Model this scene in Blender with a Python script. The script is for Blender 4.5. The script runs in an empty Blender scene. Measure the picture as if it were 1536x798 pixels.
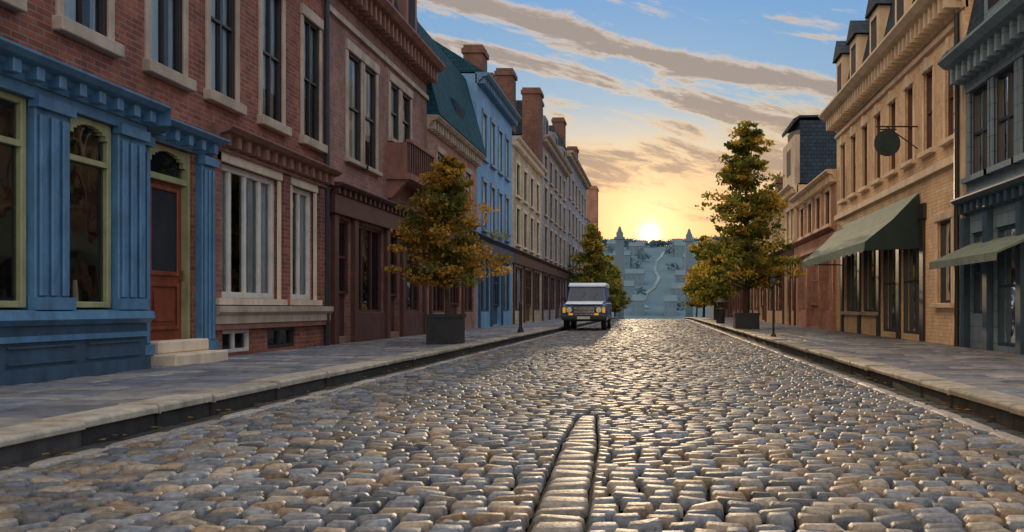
import bpy, math, random
import numpy as np
from mathutils import Vector
random.seed(7); rng=np.random.default_rng(7)
SC=bpy.context.scene
COL=SC.collection

# ------------------------------------------------------------ terrain profile
PY=[-80,58,66,74,85,100,150,220,300,350,400,450,500,530,600,4000]
PZ=[0,0,-.03,-.14,-.6,-1.5,-5,-9,-5,2,13,27,38,42,43,46]
def zg(y): return float(np.interp(y,PY,PZ))

# ------------------------------------------------------------ materials
def newmat(name):
    m=bpy.data.materials.new(name); m.use_nodes=True
    nt=m.node_tree; b=nt.nodes['Principled BSDF']
    return m,nt,b
def N(nt,t,**kw):
    return nt.nodes.new(t)
def L(nt,a,b): nt.links.new(a,b)
def c4(c): return (c[0],c[1],c[2],1)
def math_n(nt,op,a=None,b=None,c=None):
    n=nt.nodes.new('ShaderNodeMath'); n.operation=op
    for i,v in enumerate((a,b,c)):
        if v is None: continue
        if isinstance(v,(int,float)): n.inputs[i].default_value=v
        else: L(nt,v,n.inputs[i])
    return n.outputs[0]
def wallvec(nt):
    g=nt.nodes.new('ShaderNodeNewGeometry'); s=nt.nodes.new('ShaderNodeSeparateXYZ'); L(nt,g.outputs['Position'],s.inputs[0])
    u=math_n(nt,'ADD',s.outputs[0],s.outputs[1]); c=nt.nodes.new('ShaderNodeCombineXYZ'); L(nt,u,c.inputs[0]); L(nt,s.outputs[2],c.inputs[1])
    return c.outputs[0],g.outputs['Position']
def weather(nt,pos,colsock,amt=.35,scale=1.2):
    n=N(nt,'ShaderNodeTexNoise'); n.inputs['Scale'].default_value=scale; n.inputs['Detail'].default_value=8; n.inputs['Roughness'].default_value=.65
    mp=N(nt,'ShaderNodeMapping'); mp.inputs['Scale'].default_value=(1,1,.45); L(nt,pos,mp.inputs[0]); L(nt,mp.outputs[0],n.inputs['Vector'])
    r=N(nt,'ShaderNodeMapRange'); r.inputs[1].default_value=.3; r.inputs[2].default_value=.7; r.inputs[3].default_value=1-amt; r.inputs[4].default_value=1+amt*.6; L(nt,n.outputs[0],r.inputs[0])
    mx=N(nt,'ShaderNodeMix'); mx.data_type='RGBA'; mx.blend_type='MULTIPLY'; mx.inputs[0].default_value=1
    L(nt,colsock,mx.inputs[6]); L(nt,r.outputs[0],mx.inputs[7]); return mx.outputs[2]
def brick(name,c1,c2,mort,bw=.22,rh=.075,ms=.012,rough=.85,amt=.45,bump=.6,spec=.4):
    m,nt,b=newmat(name); v,pos=wallvec(nt)
    t=N(nt,'ShaderNodeTexBrick'); L(nt,v,t.inputs['Vector'])
    t.inputs['Color1'].default_value=c4(c1); t.inputs['Color2'].default_value=c4(c2); t.inputs['Mortar'].default_value=c4(mort)
    t.inputs['Scale'].default_value=1; t.inputs['Mortar Size'].default_value=ms; t.inputs['Brick Width'].default_value=bw; t.inputs['Row Height'].default_value=rh
    t.inputs['Mortar Smooth'].default_value=.3
    w1=weather(nt,pos,t.outputs['Color'],amt*.7,9); L(nt,weather(nt,pos,w1,amt,.9),b.inputs['Base Color'])
    bp=N(nt,'ShaderNodeBump'); bp.inputs['Strength'].default_value=bump; bp.inputs['Distance'].default_value=.02; bp.invert=True
    L(nt,t.outputs['Fac'],bp.inputs['Height']); L(nt,bp.outputs[0],b.inputs['Normal']); b.inputs['Roughness'].default_value=rough
    b.inputs['Specular IOR Level'].default_value=spec
    return m
def plain(name,c,rough=.6,amt=.3,scale=2.5,bump=.15,bs=40,metal=0):
    m,nt,b=newmat(name); g=nt.nodes.new('ShaderNodeNewGeometry')
    rgb=N(nt,'ShaderNodeRGB'); rgb.outputs[0].default_value=c4(c)
    L(nt,weather(nt,g.outputs['Position'],rgb.outputs[0],amt,scale),b.inputs['Base Color'])
    b.inputs['Roughness'].default_value=rough; b.inputs['Metallic'].default_value=metal
    if bump:
        n=N(nt,'ShaderNodeTexNoise'); n.inputs['Scale'].default_value=bs; n.inputs['Detail'].default_value=5; L(nt,g.outputs['Position'],n.inputs['Vector'])
        bp=N(nt,'ShaderNodeBump'); bp.inputs['Strength'].default_value=bump; bp.inputs['Distance'].default_value=.01; L(nt,n.outputs[0],bp.inputs['Height']); L(nt,bp.outputs[0],b.inputs['Normal'])
    return m
def attrmat(name,rough=.5,nscale=25,amt=.35,bump=.4,bd=.006,spec=.5):
    m,nt,b=newmat(name); g=nt.nodes.new('ShaderNodeNewGeometry'); a=N(nt,'ShaderNodeAttribute'); a.attribute_name='col'
    w1=weather(nt,g.outputs['Position'],a.outputs['Color'],amt,nscale); L(nt,weather(nt,g.outputs['Position'],w1,.25,.6),b.inputs['Base Color'])
    n=N(nt,'ShaderNodeTexNoise'); n.inputs['Scale'].default_value=60; n.inputs['Detail'].default_value=6; L(nt,g.outputs['Position'],n.inputs['Vector'])
    bp=N(nt,'ShaderNodeBump'); bp.inputs['Strength'].default_value=bump; bp.inputs['Distance'].default_value=bd; L(nt,n.outputs[0],bp.inputs['Height']); L(nt,bp.outputs[0],b.inputs['Normal'])
    r=N(nt,'ShaderNodeMapRange'); r.inputs[3].default_value=rough-.12; r.inputs[4].default_value=rough+.2; L(nt,n.outputs[0],r.inputs[0]); L(nt,r.outputs[0],b.inputs['Roughness'])
    b.inputs['Specular IOR Level'].default_value=spec
    return m
def leafmat(name,tr=.45):
    m=bpy.data.materials.new(name); m.use_nodes=True; nt=m.node_tree; nt.nodes.clear()
    a=N(nt,'ShaderNodeAttribute'); a.attribute_name='col'; o=N(nt,'ShaderNodeOutputMaterial')
    d=N(nt,'ShaderNodeBsdfDiffuse'); t=N(nt,'ShaderNodeBsdfTranslucent'); mx=N(nt,'ShaderNodeMixShader'); mx.inputs[0].default_value=tr
    L(nt,a.outputs['Color'],d.inputs[0]); L(nt,a.outputs['Color'],t.inputs[0]); L(nt,d.outputs[0],mx.inputs[1]); L(nt,t.outputs[0],mx.inputs[2]); L(nt,mx.outputs[0],o.inputs[0])
    return m
def glassmat():
    m=bpy.data.materials.new('window_glass'); m.use_nodes=True; nt=m.node_tree; nt.nodes.clear(); o=N(nt,'ShaderNodeOutputMaterial')
    t=N(nt,'ShaderNodeBsdfTransparent'); t.inputs[0].default_value=(.8,.84,.86,1); g=N(nt,'ShaderNodeBsdfGlossy'); g.inputs['Roughness'].default_value=.04; g.inputs[0].default_value=(.9,.95,1,1)
    gg=nt.nodes.new('ShaderNodeNewGeometry'); n=N(nt,'ShaderNodeTexNoise'); n.inputs['Scale'].default_value=1.5; L(nt,gg.outputs['Position'],n.inputs['Vector'])
    bp=N(nt,'ShaderNodeBump'); bp.inputs['Strength'].default_value=.15; bp.inputs['Distance'].default_value=.1; L(nt,n.outputs[0],bp.inputs['Height']); L(nt,bp.outputs[0],g.inputs['Normal'])
    f=N(nt,'ShaderNodeFresnel'); f.inputs[0].default_value=1.45; k=math_n(nt,'MULTIPLY_ADD',f.outputs[0],.9,.03)
    mx=N(nt,'ShaderNodeMixShader'); L(nt,k,mx.inputs[0]); L(nt,t.outputs[0],mx.inputs[1]); L(nt,g.outputs[0],mx.inputs[2]); L(nt,mx.outputs[0],o.inputs[0])
    return m

M={}
M['brickA']=brick('red_brick',(.38,.105,.055),(.22,.055,.035),(.26,.17,.13))
M['brickB']=brick('rose_brick',(.38,.17,.12),(.27,.12,.085),(.3,.2,.17))
M['brickC']=brick('orange_brick',(.50,.21,.12),(.38,.15,.09),(.4,.3,.25))
M['brickG']=brick('brown_brick',(.17,.07,.05),(.13,.055,.04),(.15,.1,.08))
M['blueW']=brick('blue_painted_brick',(.24,.42,.62),(.20,.38,.57),(.18,.33,.5),amt=.25)
M['creamE']=brick('cream_stone',(.60,.46,.28),(.52,.40,.24),(.36,.28,.2),bw=.6,rh=.3)
M['greyF']=brick('grey_stone',(.36,.32,.31),(.30,.28,.27),(.22,.2,.2),bw=.6,rh=.3)
M['greyF2']=brick('grey_stone_dark',(.32,.31,.34),(.26,.27,.3),(.2,.2,.2),bw=.6,rh=.3)
M['creamR']=brick('golden_brick',(.88,.60,.34),(.78,.50,.27),(.68,.50,.34),amt=.3)
M['pinkR']=brick('salmon_brick',(.68,.31,.20),(.57,.25,.16),(.45,.3,.25))
M['greyR']=brick('slate_blue_stone',(.22,.30,.36),(.18,.26,.32),(.14,.2,.24),bw=.5,rh=.28,amt=.25)
M['slate']=brick('slate_roof',(.045,.07,.10),(.03,.05,.075),(.015,.02,.03),bw=.25,rh=.16,ms=.012,rough=.8,amt=.3,spec=.15)
M['teal']=brick('teal_slate_roof',(.018,.085,.11),(.012,.06,.08),(.01,.03,.04),bw=.25,rh=.16,ms=.012,rough=.8,amt=.3,spec=.15)
M['stone']=plain('sandstone_trim',(.46,.35,.26),.8,.4,3)
M['stoneL']=plain('light_stone_trim',(.72,.56,.40),.8,.3,3)
M['cornB']=plain('brownstone_trim',(.26,.115,.08),.7,.4,4)
M['blueP']=plain('blue_paint',(.085,.195,.315),.42,.4,5,bump=.1)
M['blueD']=plain('dark_blue_paint',(.04,.08,.125),.5,.4,5)
M['olive']=plain('olive_paint',(.34,.32,.155),.45,.3,6)
M['white']=plain('white_paint',(.66,.60,.52),.5,.25,6)
M['dark']=plain('dark_frame_paint',(.035,.03,.03),.4,.3,6)
M['brown']=plain('brown_wood',(.10,.035,.024),.5,.4,6)
M['door']=plain('red_door_paint',(.21,.045,.018),.4,.45,6)
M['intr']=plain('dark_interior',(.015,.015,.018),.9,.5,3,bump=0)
M['curt']=plain('curtain_cloth',(.8,.8,.78),.9,.15,6)
M['glass']=glassmat()
M['awn']=plain('awning_canvas',(.19,.235,.19),.9,.35,6)
M['awnd']=plain('awning_dark_canvas',(.014,.034,.032),.8,.3,6)
M['iron']=plain('black_iron',(.03,.032,.035),.5,.3,8,metal=.3)
M['granite']=attrmat('kerb_granite',.7,8,.45,.4,spec=.3)
M['cobble']=attrmat('cobblestone',.58,30,.55,.9,spec=.30)
M['paver']=attrmat('pavement_slab',.6,5,.45,.5,spec=.35)
M['leaf']=leafmat('autumn_leaves')
M['bark']=plain('bark',(.07,.045,.03),.9,.4,8,bump=.6,bs=25)
M['soil']=plain('soil',(.05,.035,.025),.95,.4,8,bump=.6)
M['haze']=plain('hazed_distant_stone',(.115,.185,.24),.9,.15,.3,bump=0)  # aerial haze mixed into the base colour of far walls
M['hazeR']=plain('hazed_distant_roof',(.09,.15,.20),.9,.15,.3,bump=0)  # far roofs and openings, haze blue put into the colour
M['yell']=plain('yellow_sign_paint',(.65,.36,.06),.5,.2,6)
M['gold']=plain('brass',(.5,.32,.1),.3,.2,10,metal=.8)

# ------------------------------------------------------------ mesh helpers
def link(o,parent=None):
    COL.objects.link(o)
    if parent: o.parent=parent
    return o
def empty(name):
    e=bpy.data.objects.new(name,None); COL.objects.link(e); e.empty_display_size=.2; return e
def mesh_np(name,V,F,mat,cols=None,parent=None,smooth=False):
    me=bpy.data.meshes.new(name); nv=len(V); nf,k=F.shape
    me.vertices.add(nv); me.vertices.foreach_set('co',V.astype(np.float32).ravel())
    me.loops.add(nf*k); me.loops.foreach_set('vertex_index',F.astype(np.int32).ravel())
    me.polygons.add(nf); me.polygons.foreach_set('loop_start',(np.arange(nf)*k).astype(np.int32))
    try: me.polygons.foreach_set('loop_total',np.full(nf,k,np.int32))
    except Exception: pass
    me.polygons.foreach_set('use_smooth',np.full(nf,smooth,bool))
    me.update(calc_edges=True)
    if cols is not None:
        a=me.attributes.new('col','FLOAT_COLOR','POINT'); a.data.foreach_set('color',cols.astype(np.float32).ravel())
    me.materials.append(mat)
    o=bpy.data.objects.new(name,me); return link(o,parent)
def mesh_py(name,V,F,mat,parent=None,smooth=False,bevel=0,seg=1):
    me=bpy.data.meshes.new(name); me.from_pydata(V,[],F); me.materials.append(mat)
    if smooth: me.polygons.foreach_set('use_smooth',[True]*len(me.polygons))
    me.update(); o=link(bpy.data.objects.new(name,me),parent)
    if bevel:
        b=o.modifiers.new('b','BEVEL'); b.width=bevel; b.segments=seg; b.limit_method='ANGLE'
    return o

class Acc:
    """collects parts and turns them into children of one empty"""
    def __init__(s,name): s.name=name; s.p={}
    def add(s,part,mat,V,F):
        v,f,_=s.p.setdefault(part,([],[],mat)); o=len(v); v.extend(V); f.extend([tuple(i+o for i in q) for q in F])
    def cube(s,part,mat,x0,x1,y0,y1,z0,z1):
        V=[(x,y,z) for x in (x0,x1) for y in (y0,y1) for z in (z0,z1)]
        F=[(0,1,3,2),(4,6,7,5),(0,4,5,1),(2,3,7,6),(0,2,6,4),(1,5,7,3)]
        s.add(part,mat,V,F)
    def cyl(s,part,mat,p0,p1,r0,r1,n=12,caps=True):
        p0=Vector(p0);p1=Vector(p1);d=(p1-p0).normalized(); a=d.orthogonal().normalized(); b=d.cross(a)
        V=[];F=[]
        for p,r in((p0,r0),(p1,r1)):
            for i in range(n):
                t=2*math.pi*i/n; V.append(tuple(p+a*r*math.cos(t)+b*r*math.sin(t)))
        for i in range(n): j=(i+1)%n; F.append((i,j,n+j,n+i))
        if caps: F.append(tuple(range(n-1,-1,-1))); F.append(tuple(range(n,2*n)))
        s.add(part,mat,V,F)
    def finish(s,bevel={},smooth=()):
        e=empty(s.name)
        for k,(v,f,m) in s.p.items():
            mesh_py(k,v,f,m,e,smooth=(k in smooth),bevel=bevel.get(k,0))
        return e

class Bld(Acc):
    def __init__(s,name,X,side,u0,u1,base=.16):
        super().__init__(name); s.X=X; s.side=side; s.u0=u0+.006; s.u1=u1-.006; s.base=base
    def x(s,d): return s.X+s.side*d
    def box(s,part,mat,u0,u1,z0,z1,d0,d1):
        s.cube(part,mat,s.x(d0),s.x(d1),u0,u1,z0,z1)
    def prism(s,part,mat,prof,u0,u1):
        n=len(prof); V=[(s.x(d),u0,z) for d,z in prof]+[(s.x(d),u1,z) for d,z in prof]
        F=[(i,(i+1)%n,n+(i+1)%n,n+i) for i in range(n)]+[tuple(range(n-1,-1,-1)),tuple(range(n,2*n))]
        s.add(part,mat,V,F)
    def wall(s,mat,z0,z1,ops,part='walls',u0=None,u1=None,d=0,reveal=.22,depth=9):
        u0=s.u0 if u0 is None else u0; u1=s.u1 if u1 is None else u1
        us=sorted({u0,u1,*[o[0] for o in ops],*[o[1] for o in ops]}); zs=sorted({z0,z1,*[o[2] for o in ops],*[o[3] for o in ops]})
        V=[];F=[]
        for i in range(len(us)-1):
            for j in range(len(zs)-1):
                cu=(us[i]+us[i+1])/2; cz=(zs[j]+zs[j+1])/2
                if any(o[0]<cu<o[1] and o[2]<cz<o[3] for o in ops): continue
                k=len(V); V+= [(s.x(d),us[i],zs[j]),(s.x(d),us[i+1],zs[j]),(s.x(d),us[i+1],zs[j+1]),(s.x(d),us[i],zs[j+1])]; F.append((k,k+1,k+2,k+3))
        for o in ops:
            a,b,c,e=o[:4]; k=len(V)
            for dd in(d,d-reveal):
                V+=[(s.x(dd),a,c),(s.x(dd),b,c),(s.x(dd),b,e),(s.x(dd),a,e)]
            for i in range(4): j=(i+1)%4; F.append((k+i,k+j,k+4+j,k+4+i))
        k=len(V)
        V+=[(s.x(d),u0,z0),(s.x(-depth),u0,z0),(s.x(-depth),u0,z1),(s.x(d),u0,z1),(s.x(d),u1,z0),(s.x(-depth),u1,z0),(s.x(-depth),u1,z1),(s.x(d),u1,z1)]
        F+=[(k,k+1,k+2,k+3),(k+4,k+5,k+6,k+7),(k+1,k+5,k+6,k+2),(k+3,k+2,k+6,k+7)]
        s.add(part,mat,V,F)
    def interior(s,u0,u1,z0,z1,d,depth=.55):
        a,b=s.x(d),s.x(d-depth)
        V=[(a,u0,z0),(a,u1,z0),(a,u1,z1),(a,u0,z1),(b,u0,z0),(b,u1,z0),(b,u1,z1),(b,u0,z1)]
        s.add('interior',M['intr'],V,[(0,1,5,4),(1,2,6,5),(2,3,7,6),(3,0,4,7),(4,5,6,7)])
    def win(s,u0,u1,z0,z1,fm='white',d=-.08,fw=.06,vm=0,hm=1,curt=None,trim=None,sill=.1,lint=.16,depth=.5,tm=.12,key=False,cw=(.22,.42),c2=None):
        F=M[fm]; p=fm+'_frames'
        e=.002
        s.box(p,F,u0+e,u0+fw,z0+e,z1-e,d-.05,d+.03); s.box(p,F,u1-fw,u1-e,z0+e,z1-e,d-.05,d+.03)
        s.box(p,F,u0+fw,u1-fw,z0+e,z0+fw,d-.05,d+.03); s.box(p,F,u0+fw,u1-fw,z1-fw,z1-e,d-.05,d+.03)
        for i in range(vm):
            c=u0+(u1-u0)*(i+1)/(vm+1); s.box(p,F,c-fw*.4,c+fw*.4,z0+fw,z1-fw,d-.045,d+.02)
        for i in range(hm):
            c=z0+(z1-z0)*(i+1)/(hm+1); s.box(p,F,u0+fw,u1-fw,c-fw*.4,c+fw*.4,d-.04,d+.024)
        x=s.x(d-.02); s.add('glass',M['glass'],[(x,u0+.01,z0+.01),(x,u1-.01,z0+.01),(x,u1-.01,z1-.01),(x,u0+.01,z1-.01)],[(0,1,2,3)])
        s.interior(u0+.004,u1-.004,z0+.004,z1-.004,d-.056,depth)
        if curt is None: curt=random.random()<.6
        if curt:
            w=(u1-u0)*random.uniform(*cw); w2=w if c2 is None else (u1-u0)*c2; zz=z0+ (0 if random.random()<.6 else (z1-z0)*random.uniform(.2,.5))
            for (a,b) in ((u0+.03,u0+w),(u1-w2,u1-.03)):
                n=7; V=[];Fq=[]
                for i in range(n+1):
                    uu=a+(b-a)*i/n; dd=d-.074+(.012 if i%2 else -.014)
                    V+=[(s.x(dd),uu,zz+.01),(s.x(dd),uu,z1-.02)]
                for i in range(n): Fq.append((2*i,2*i+2,2*i+3,2*i+1))
                s.add('curtains',M['curt'],V,Fq)
        if trim:
            T=M[trim]; q=trim+'_trim'
            s.box(q,T,u0-tm-.05,u1+tm+.05,z0-sill,z0,-.02,.12)
            s.box(q,T,u0-tm,u1+tm,z1,z1+lint,-.02,.06)
            s.box(q,T,u0-tm,u0,z0+.002,z1-.002,-.02,.035); s.box(q,T,u1,u1+tm,z0+.002,z1-.002,-.02,.035)
            if key: s.box(q,T,(u0+u1)/2-.08,(u0+u1)/2+.08,z1-.02,z1+lint+.07,-.01,.1)
    def cornice(s,mat,z,h=.35,proj=.35,u0=None,u1=None,part=None,dent=True,d=0):
        u0=s.u0 if u0 is None else u0; u1=s.u1 if u1 is None else u1; part=part or mat+'_cornice'
        pr=[(d-.05,z-h),(d+.05,z-h),(d+.07,z-h*.72),(d+proj*.35,z-h*.62),(d+proj*.42,z-h*.42),(d+proj*.8,z-h*.3),(d+proj,z-h*.1),(d+proj,z),(d-.05,z+.02)]
        s.prism(part,M[mat],pr,u0,u1)
        if dent:
            n=max(2,int((u1-u0)/.28)); 
            for i in range(n):
                c=u0+(u1-u0)*(i+.5)/n; s.box(part+'_brackets',M[mat],c-.05,c+.05,z-h*.95,z-h*.36,d+.02,d+proj*.62)
    def chimney(s,u,d,z0,z1,w=.8,t=.6,mat='brickG',pots=False):
        s.box('chimney',M[mat],u-w/2,u+w/2,z0,z1,d-t/2,d+t/2)
        s.box('chimney_cap',M[mat],u-w/2-.07,u+w/2+.07,z1-.35,z1-.15,d-t/2-.07,d+t/2+.07)
        if pots:
            for k in(-.22,.22): s.cyl('chimney_pots',M['brickC'],(s.x(d),u+k*w*1.2,z1-.01),(s.x(d),u+k*w*1.2,z1+.3),.11,.09,8)
    def row(s,z0,z1,n,w,m=.5):
        a=s.u0+m; b=s.u1-m; return [(a+(b-a)*(i+.5)/n-w/2,a+(b-a)*(i+.5)/n+w/2,z0,z1) for i in range(n)]

def std(name,X,side,u0,u1,top,mat,rows,trim='stone',nw=3,ww=.8,fm='white',shop='brown',corn=None,base=.16,shopn=3,cproj=.35,ctop=.4):
    s=Bld(name,X,side,u0,u1,base)
    sh=[]; a=s.u0+.3;b=s.u1-.3; step=(b-a)/shopn; dr=shopn//2
    for i in range(shopn):
        sh.append((a+step*i+.12,a+step*(i+1)-.12,(base+.05) if i==dr else base+.6,base+2.7))
    wins=[]
    for (a,b) in rows: wins+=s.row(a,b,nw,ww)
    s.wall(M[mat],base-2.5,top,sh+wins)
    for i,o in enumerate(sh):
        if i==dr:
            s.box('door',M[shop],o[0]+.01,o[1]-.01,o[2],o[2]+.8,-.21,-.15)
            s.win(o[0],o[1],o[2]+.8,o[3],shop,hm=1,vm=1,curt=False)
        else: s.win(o[0],o[1],o[2],o[3],shop,vm=1,hm=0,curt=random.random()<.3,trim=None)
        s.box(shop+'_pilaster',M[shop],o[0]-.2,o[0]-.03,base-.5,base+2.8,-.01,.08)
    s.box(shop+'_fascia',M[shop],s.u0+.06,s.u1-.06,base+2.8,base+3.25,-.01,.14)
    s.cornice(shop,base+3.42,.16,.28,dent=False,part=shop+'_shop_cornice',u0=s.u0+.03,u1=s.u1-.03)
    for w in wins: s.win(*w,fm=fm,trim=trim)
    s.cornice(corn or trim,top+.05,ctop,cproj)
    return s

# ============================================================ LEFT SIDE
XL=-6.6
A=Bld('brick_shop_building',XL,1,2.0,15.9)
cen=[4.7,6.2,7.7,9.2,10.72,12.1,13.65,15.2]
up=[(c-.36,c+.36,4.1,6.35) for c in cen]+[(c-.36,c+.36,7.2,9.0) for c in cen]
gr=[(11.95,13.84,1.05,3.12),(14.36,15.3,1.05,3.12),(10.36,11.32,.47,3.1),(12.1,13.0,.2,.56),(13.5,14.6,.2,.56),(3,9.6,.8,3.05)]
A.wall(M['brickA'],-.3,9.6,up+gr)
for w in up: A.win(*w,fm='dark',d=-.04,trim='stone',vm=1,hm=1,fw=.05,sill=.16,lint=.2,tm=.1,curt=True,cw=(.48,.62),c2=.15)  # wide pale curtain on one half stands in for the pane's bright reflection
A.win(11.95,13.84,1.05,3.12,fm='white',vm=3,hm=0,fw=.1,curt=True,trim='stoneL',sill=.1,lint=.14,tm=.09,depth=1.2)
A.win(14.36,15.3,1.05,3.12,fm='white',vm=1,hm=0,fw=.1,curt=True,trim='stoneL',sill=.1,lint=.14,tm=.09,depth=1.2)
A.win(12.1,13.0,.2,.56,fm='white',hm=0,vm=1,curt=False); A.win(13.5,14.6,.2,.56,fm='dark',hm=0,vm=1,curt=False)
A.prism('stone_sill_band',M['stone'],[(-.02,.66),(.1,.66),(.1,.78),(.16,.84),(.16,.93),(-.02,.94)],11.75,15.88)
A.box('stone_plinth',M['cornB'],11.75,15.88,.57,.655,-.01,.08)
A.cornice('cornB',3.62,.3,.34,u0=11.78,u1=15.88,part='brownstone_cornice')
A.box('brownstone_band',M['cornB'],11.78,15.88,3.26,3.31,-.01,.1)
for c in (11.85,14.1,15.6): A.box('brick_pier',M['brickA'],c-.12,c+.12,.95,3.25,-.01,.06)
A.cornice('stone',9.65,.5,.5)
A.cyl('drainpipe',M['iron'],(A.x(.08),15.75,.16),(A.x(.08),15.75,9.2),.05,.05,10)
d=.36; ba,bb=4.2,9.72
A.box('blue_stall_riser',M['blueD'],ba,bb,-.1,.72,.0,d)
A.prism('blue_riser_moulding',M['blueP'],[(0,.722),(d+.03,.722),(d+.1,.78),(d+.08,.86),(d,.88),(0,.88)],ba,bb+.04)
A.box('blue_riser_panels',M['blueP'],ba,bb,.56,.62,d,d+.04)
A.box('blue_plinth',M['blueD'],ba,bb+.03,-.1,.3,d,d+.05)
for k in range(5):
    u=4.4+k*1.08
    A.box('riser_panel_frames',M['blueD'],u,u+.9,.34,.36,d,d+.025); A.box('riser_panel_frames',M['blueD'],u,u+.9,.5,.52,d,d+.025)
def blue_pil(u0,u1,dd,z0=.88,z1=3.06):
    A.box('blue_pilasters',M['blueP'],u0,u1,z0,z1,dd-.2,dd)
    w=u1-u0; n=3
    for i in range(n):
        c=u0+w*(i+.5)/n; A.box('blue_flutes',M['blueP'],c-w*.1,c+w*.1,z0+.14,z1-.2,dd,dd+.035)
    A.box('blue_capitals',M['blueP'],u0-.03,u1+.03,z1-.14,z1-.02,dd-.05,dd+.06)
    A.box('blue_capitals',M['blueP'],u0-.03,u1+.03,z0+.002,z0+.13,dd-.05,dd+.055)
for a,b in ((8.0,8.46),(9.24,9.7),(5.4,5.86)): blue_pil(a,b,d)
for a,b in ((5.88,7.98),(8.48,9.22),(4.2,5.38)):
    A.win(a,b,.9,3.0,fm='olive',d=d-.1,fw=.07,vm=0,hm=0,curt=False,depth=2.2)
    A.box('olive_transom',M['olive'],a+.07,b-.07,2.5,2.56,d-.14,d-.06)
def arch(acc,part,mat,u0,u1,zs,zt,za,d0,d1,n=12):
    for i in range(n):
        a=u0+(u1-u0)*i/n; b=u0+(u1-u0)*(i+1)/n; m=((a+b)/2-(u0+u1)/2)/((u1-u0)/2)
        z=zs+(za-zs)*math.sqrt(max(0,1-m*m)); acc.box(part,mat,a,b,z,zt,d0,d1)
arch(A,'olive_arch',M['olive'],8.55,9.15,2.72,2.99,2.93,d-.15,d-.055)
A.box('blue_frieze',M['blueP'],ba,bb,3.0,3.14,0,d+.02)
A.box('blue_bay_roof',M['blueD'],ba,bb,3.3,3.36,-.02,d)
A.cornice('blueP',3.36,.24,.3,u0=ba,u1=bb+.02,d=d,part='blue_cornice',dent=True)
A.box('blue_bay_return',M['blueP'],bb-.02,bb+.05,.3,3.1,.0,d-.03)
V=[(A.x(d+.3),bb+.02,3.13),(A.x(d+.3),bb+.02,3.37),(A.x(.3),10.2,3.13),(A.x(.3),10.2,3.37),(A.x(0),bb,3.13),(A.x(0),bb,3.37),(A.x(0),10.2,3.13),(A.x(0),10.2,3.37)]
A.add('blue_cornice_return',M['blueP'],V,[(0,2,3,1),(4,0,1,5),(0,4,6,2),(1,3,7,5),(2,6,7,3)])
A.cornice('blueP',3.372,.24,.3,u0=10.2,u1=11.76,part='blue_door_cornice')
A.box('blue_frieze2',M['blueP'],9.78,11.74,3.1,3.18,-.01,.04)
blue_pil(9.9,10.2,.1,.3,3.1); blue_pil(11.4,11.7,.1,.3,3.1)
A.box('door_leaf',M['door'],10.42,11.26,.47,2.62,-.2,-.12)
A.box('door_frame',M['olive'],10.362,10.42,.472,3.09,-.2,-.03); A.box('door_frame',M['olive'],11.26,11.318,.472,3.09,-.2,-.03)
A.box('door_frame',M['olive'],10.42,11.26,2.62,2.7,-.2,-.04)
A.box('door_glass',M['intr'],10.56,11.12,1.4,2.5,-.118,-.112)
for a,b,c,e in ((10.5,10.56,1.34,2.56),(11.12,11.18,1.34,2.56),(10.56,11.12,2.5,2.56),(10.56,11.12,1.34,1.4),
                (10.5,10.55,.6,1.24),(11.13,11.18,.6,1.24),(10.55,11.13,1.19,1.24),(10.55,11.13,.6,.65)):
    A.box('door_mouldings',M['door'],a,b,c,e,-.119,-.09)
A.box('door_panel',M['door'],10.62,11.06,.72,1.12,-.119,-.1)
A.box('brass_knob',M['gold'],11.2,11.23,1.3,1.42,-.12,-.06)
A.add('glass',M['glass'],[(A.x(-.12),10.42,2.7),(A.x(-.12),11.26,2.7),(A.x(-.12),11.26,3.09),(A.x(-.12),10.42,3.09)],[(0,1,2,3)])
A.interior(10.42,11.26,2.7,3.09,-.15)
arch(A,'olive_arch2',M['olive'],10.42,11.26,2.74,3.088,3.03,-.11,-.05)
A.box('stone_steps',M['stoneL'],10.2,11.45,.0,.3,.0,.45); A.box('stone_steps',M['stoneL'],10.25,11.4,.3,.468,-.2,.2)
for u in (6.6,7.3,8.85):
    A.cyl('pendant_lamps',M['stoneL'],(A.x(-.3),u,2.35),(A.x(-.3),u,2.55),.16,.05,10)
    A.cyl('pendant_rods',M['dark'],(A.x(-.3),u,2.55),(A.x(-.3),u,3.0),.01,.01,5)
A.box('display_shelf',M['brown'],5.9,9.2,.92,.97,-.3,.2)
for i in range(22):
    u=5.95+.145*i; h=random.uniform(.1,.4); dd=random.uniform(-.1,.12); A.cyl('display_goods_%d'%(i%3),M[['stoneL','blueP','brown'][i%3]],(A.x(dd),u,.97),(A.x(dd),u,.97+h),random.uniform(.03,.06),.02,8)
A.finish(bevel={'blue_pilasters':.01,'blue_flutes':.01,'stone_trim':.012,'stone_steps':.02,'door_mouldings':.008,'olive_frames':.008,'blue_cornice_brackets':.01,'white_frames':.006})

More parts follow.
